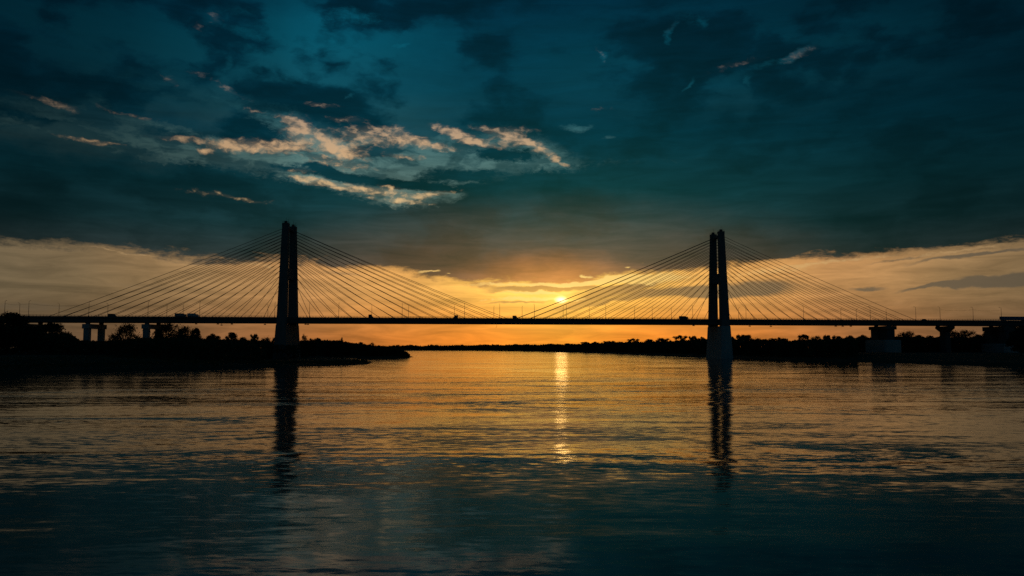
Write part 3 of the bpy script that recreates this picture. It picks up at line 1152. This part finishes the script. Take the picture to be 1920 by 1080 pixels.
# small separate gaps higher up and to the right
gaps = blobs([
    (210, 80, 60, 8, 40, .5), (190, 30, 130, 24, -4, .45), (470, 62, 50, 12, 5, .8), (440, 20, 80, 14, 0, .4), (592, 44, 30, 15, 50, 1.0), (640, 40, 50, 26, 0, .55),
    (680, 30, 50, 14, 0, .5), (750, 84, 36, 8, -10, .95), (622, 80, 14, 11, 0, .95), (425, 120, 10, 32, 20, .6), (395, 40, 22, 16, 0, .5), (655, 178, 15, 5, -35, .6),
    (1130, 100, 15, 15, -40, .75), (1090, 238, 34, 7, 0, .85), (1148, 258, 15, 5, 0, .5), (1262, 66, 9, 25, 12, .65), (1290, 30, 60, 20, 20, .4), (1320, 45, 13, 7, 40, .5),
    (1495, 103, 38, 8, -24, 1.0), (1430, 122, 55, 7, -8, .7), (1400, 152, 11, 11, 0, .8), (1288, 158, 22, 6, -48, .8), (1690, 60, 110, 12, -18, .3),
], PWs)
small = rampf(wmath('ADD', gaps, wmath('MULTIPLY', edge_n, wmath('MULTIPLY', rampf(gaps, 0.0, 0.4), 0.7))), 0.15, 1.15)
gap = wmath('MAXIMUM', opening, small)
# thinner places in the sheet where the blue above shows through
thin = wmath('MULTIPLY', rampf(clump, 0.44, 0.575), blobs([(330, 100, 450, 105, 8, .82), (600, 50, 240, 80, 0, .72), (800, 120, 300, 110, 0, .2), (1330, 100, 300, 90, 0, .42), (1650, 80, 260, 70, -10, .3), (40, 225, 200, 40, 8, .4)]))
gap = wmath('MAXIMUM', gap, thin)

cl_ramp = cramp(ELN, [(0, (.12, .075, .05)), (40, (.0006, .010, .020)), (4.5, (.060, .037, .027)), (6.5, (.022, .028, .028)), (8.5, (.008, .0255, .0295)), (11, (.003, .024, .031)),
                      (15, (.0006, .0225, .037)), (19, (.0003, .0205, .038)), (25, (.0002, .017, .036))], 0, 40)
cl_f = curve(AZN, [(-180, 1.2), (-110, 1.1), (-60, .55), (-33, .45), (-26, .68), (-17, .95), (-6, 1.05), (3, 1.05), (12, .85), (20, .62), (28, .46), (33, .36), (60, .45), (110, 1.1), (180, 1.2)], -180, 180, 0, 1.5)
cl_t = wmath('MULTIPLY', wmath('MULTIPLY', rampf(broad, 0.3, 0.7, 0.75, 1.28, 'LINEAR'), rampf(clump, 0.34, 0.56, 0.64, 1.14)), rampf(streak, 0.3, 0.72, 0.8, 1.25, 'LINEAR'))
cloud = cscale(cscale(cl_ramp, cl_f), cl_t)
# warm light on the cloud base over the sun
warm = wmath('ADD', blob(1020, 545, 430, 135, 0, .75, PWs), wmath('ADD', blob(1035, 545, 190, 60, 0, .9, PWs), blob(1040, 526, 150, 44, 0, 1.3, PWs)))
warm = wmath('MULTIPLY', warm, rampf(streak, 0.25, 0.75, 0.75, 1.25, 'LINEAR'))
wc = nt.nodes.new('ShaderNodeCombineXYZ')
wc.inputs[0].default_value, wc.inputs[1].default_value, wc.inputs[2].default_value = .185, .060, .010
cloud = wvec('ADD', cloud, cscale(wc.outputs[0], warm))

alpha = wmath('MULTIPLY', cov, wmath('SUBTRACT', 1.0, gap))
col = cmix(alpha, clear, cloud)

# --- sunlit puffs seen in the openings
lit = blobs([
    (500, 275, 95, 13, -2, 1.15), (558, 246, 28, 26, 40, 1.05), (605, 264, 50, 14, 20, .9), (420, 270, 40, 8, 0, .7), (640, 288, 50, 14, 10, .7), (690, 250, 70, 10, 0, .6), (385, 281, 20, 5, 0, .9), (165, 265, 55, 6, 2, .8), (120, 200, 32, 7, 5, .6), (470, 205, 30, 7, 15, .4),
    (650, 285, 40, 12, 0, .7), (700, 266, 70, 14, 0, .8), (775, 264, 55, 12, 12, .9), (850, 250, 45, 11, 18, 1.05), (890, 264, 50, 10, 12, .85), (960, 244, 50, 8, 0, .5), (970, 262, 50, 12, 12, 1.1), (1008, 280, 48, 10, 30, 1.0),
    (1050, 304, 22, 5, 30, .5), (600, 345, 50, 6, 10, .8), (690, 356, 80, 7, 4, .9), (735, 350, 30, 8, 10, .8), (800, 365, 60, 8, -10, .9), (770, 378, 50, 6, 10, .8), (580, 335, 40, 5, 5, .7),
    (400, 32, 14, 14, 0, .45), (368, 52, 10, 10, 0, .5), (310, 148, 22, 8, 20, .4), (365, 137, 20, 8, 0, .4), (1500, 101, 34, 9, -20, .65), (1385, 120, 60, 7, -8, .4), (1262, 58, 8, 18, 10, .35), (1128, 98, 10, 16, -30, .35),
    (1125, 208, 26, 6, 0, .3), (530, 222, 30, 8, 20, .6), (600, 198, 40, 7, 0, .5), (650, 226, 40, 8, 0, .5), (725, 240, 50, 8, 0, .6), (760, 292, 60, 7, 0, .5), (830, 278, 50, 8, 5, .55), (910, 240, 40, 7, 0, .5),
    (920, 272, 40, 7, 8, .6), (650, 312, 60, 7, 0, .5), (600, 300, 50, 8, 0, .5), (560, 320, 30, 5, 0, .5), (640, 343, 60, 6, 5, .7), (700, 372, 40, 5, 5, .5), (330, 262, 50, 6, 0, .5), (250, 215, 60, 6, 12, .4), (60, 185, 50, 5, 8, .4),
    (400, 365, 70, 5, 3, .4), (470, 375, 50, 4, 3, .35), (430, 165, 40, 7, 25, .4),
], PWs)
litm = wmath('ADD', wmath('MULTIPLY', rampf(wmath('ADD', lit, wmath('ADD', wmath('MULTIPLY', wmath('SUBTRACT', puff2, 0.5), 3.2), wmath('MULTIPLY', wmath('SUBTRACT', puff, 0.5), 1.4))), 0.2, 1.9), 0.9), wmath('MULTIPLY', rampf(lit, 0.1, 1.3), 0.2))
litm = wmath('MINIMUM', wmath('MULTIPLY', litm, rampf(lit, 0.02, 0.5)), 1.0)
peach = cramp(ELN, [(8, (.80, .53, .24)), (26, (.22, .20, .19)), (13, (.72, .44, .22)), (18, (.34, .25, .20))], 0, 40)
peach = cscale(peach, curve(AZN, [(-180, .2), (-33, .45), (-20, .85), (-10, 1.0), (3, .95), (15, .6), (33, .3), (180, .2)], -180, 180, 0, 1.5))
col = cmix(wmath('MULTIPLY', litm, 0.85), col, peach)

# --- low clouds in the bright band
low = blobs([(1405, 543, 105, 15, -3, 1.15), (1340, 552, 110, 11, 0, .9), (1200, 537, 70, 8, -10, 1.0), (1130, 553, 100, 8, -13, 1.1), (1230, 550, 110, 10, -6, .95), (1110, 571, 90, 6, -6, .75), (1628, 538, 34, 4, 0, .9), (1750, 539, 60, 4, -3, 1.0), (1840, 532, 70, 9, -3, 1.1), (1930, 526, 80, 15, -2, 1.3), (1830, 479, 120, 4, -4, .9), (1700, 484, 70, 3, -5, .6),
             (1020, 542, 110, 6, -2, 1.15), (930, 539, 70, 4, 0, .5), (970, 567, 90, 3, -1, .7), (1120, 548, 80, 9, -6, .7), (300, 540, 130, 8, 2, .35), (60, 575, 160, 10, 0, .45), (500, 550, 60, 5, 0, .35),
             (1640, 566, 120, 6, 2, .3), (1820, 590, 150, 8, 0, .3), (640, 512, 60, 6, 4, .5), (430, 568, 90, 5, 3, .3)], PWs)
lowm = rampf(wmath('ADD', low, wmath('MULTIPLY', wmath('SUBTRACT', streak, 0.5), 0.7)), 0.18, 0.85)
lowm = wmath('MULTIPLY', lowm, rampf(low, 0.02, 0.25))
low_col = cramp(dsun, [(0, (.50, .22, .05)), (180, (.02, .02, .02)), (5, (.34, .16, .055)), (11, (.19, .115, .062)), (20, (.14, .095, .058)), (33, (.085, .065, .045))], 0, 180)
col = cmix(wmath('MULTIPLY', lowm, 0.85), col, low_col)

# --- bright shreds under the sheet near the sun
br = blobs([(960, 534, 120, 5, 0, .7), (1080, 530, 70, 6, -4, .9), (1150, 524, 60, 8, -6, 1.0), (1230, 522, 80, 14, -3, .9), (1000, 550, 80, 4, 0, .8), (1000, 561, 120, 4, 0, .8), (1100, 512, 18, 4, 5, .6), (1145, 515, 12, 4, 0, .6),
            (1090, 510, 8, 3, 0, .5), (805, 507, 16, 2.5, 4, .7), (836, 514, 8, 2, 0, .6), (1185, 501, 10, 3, -5, .5), (480, 497, 60, 5, 5, .5), (1600, 484, 120, 5, -4, .5), (1800, 470, 110, 5, -6, .55), (1450, 508, 110, 12, -6, .5),
            (240, 476, 120, 3, 6, .5)], PWs)
brm = rampf(wmath('ADD', wmath('MULTIPLY', br, 1.35), wmath('MULTIPLY', wmath('SUBTRACT', puff, 0.5), 1.2)), 0.3, 1.0)
brm = wmath('MULTIPLY', brm, rampf(br, 0.02, 0.35))
br_col = cramp(dsun, [(0, (1.0, .66, .19)), (180, (.02, .02, .02)), (6, (.95, .58, .16)), (12, (.75, .44, .15)), (20, (.55, .32, .13)), (33, (.33, .21, .10))], 0, 180)
col = cmix(wmath('MULTIPLY', brm, 0.85), col, br_col)

# --- the veiled sun
hal = nt.nodes.new('ShaderNodeCombineXYZ')
for i, x in enumerate((.20, .10, .015)):
    hal.inputs[i].default_value = x
cor = nt.nodes.new('ShaderNodeCombineXYZ')
for i, x in enumerate((1.3, 1.15, .75)):
    cor.inputs[i].default_value = x
col = wvec('ADD', col, cscale(hal.outputs[0], blob(1045, 568, 150, 60, 0, 1.0, P0)))
col = wvec('ADD', col, cscale(cor.outputs[0], blob(1052, 562, 10, 6, 0, 1.0, P0)))
col = wvec('ADD', col, cscale(hal.outputs[0], blob(1052, 562, 32, 14, 0, 1.7, P0)))

# --- the daylight sky behind it all
sky = nt.nodes.new('ShaderNodeTexSky')
sky.sky_type = 'NISHITA'
sky.sun_disc = False
sky.sun_elevation = R(SUN_EL)
sky.sun_rotation = R(SUN_AZ)
sky.air_density = 1.0
sky.dust_density = 2.0
skyc = cmix(1.0, sky.outputs['Color'], (.04, .55, 1.0), 'MULTIPLY')
ten = cscale(col, 10.0)
L(wvec('ADD', ten, cscale(skyc, 0.03)), bg.inputs['Color'])

# ------------------------------------------------------------------ sun
sl = bpy.data.lights.new('sun', 'SUN')
sl.energy = 0.003
sl.angle = R(0.9)
sl.color = (1.0, 0.56, 0.16)
so = bpy.data.objects.new('sun', sl)
COL.objects.link(so)
sd_ = Vector((math.sin(R(SUN_AZ)) * math.cos(R(SUN_EL)), math.cos(R(SUN_AZ)) * math.cos(R(SUN_EL)), math.sin(R(SUN_EL))))
so.rotation_euler = sd_.to_track_quat('Z', 'Y').to_euler()
so.location = (0, 0, 60)

# ------------------------------------------------------------------ camera and view
cam = bpy.data.cameras.new('camera')
cam.lens = 28.0
cam.sensor_width = 36.0
cam.clip_start = 0.5
cam.clip_end = 40000
co = bpy.data.objects.new('camera', cam)
COL.objects.link(co)
co.location = (0, 0, CAM_H)
co.rotation_euler = (math.pi / 2 + PITCH, 0, 0)
sc.camera = co
sc.view_settings.view_transform = 'Standard'
sc.view_settings.look = 'None'
sc.view_settings.exposure = 0
sc.view_settings.gamma = 1
sc.cycles.use_denoising = False
sc.cycles.max_bounces = 6
sc.cycles.sample_clamp_direct = 2.0
sc.cycles.sample_clamp_indirect = 2.0
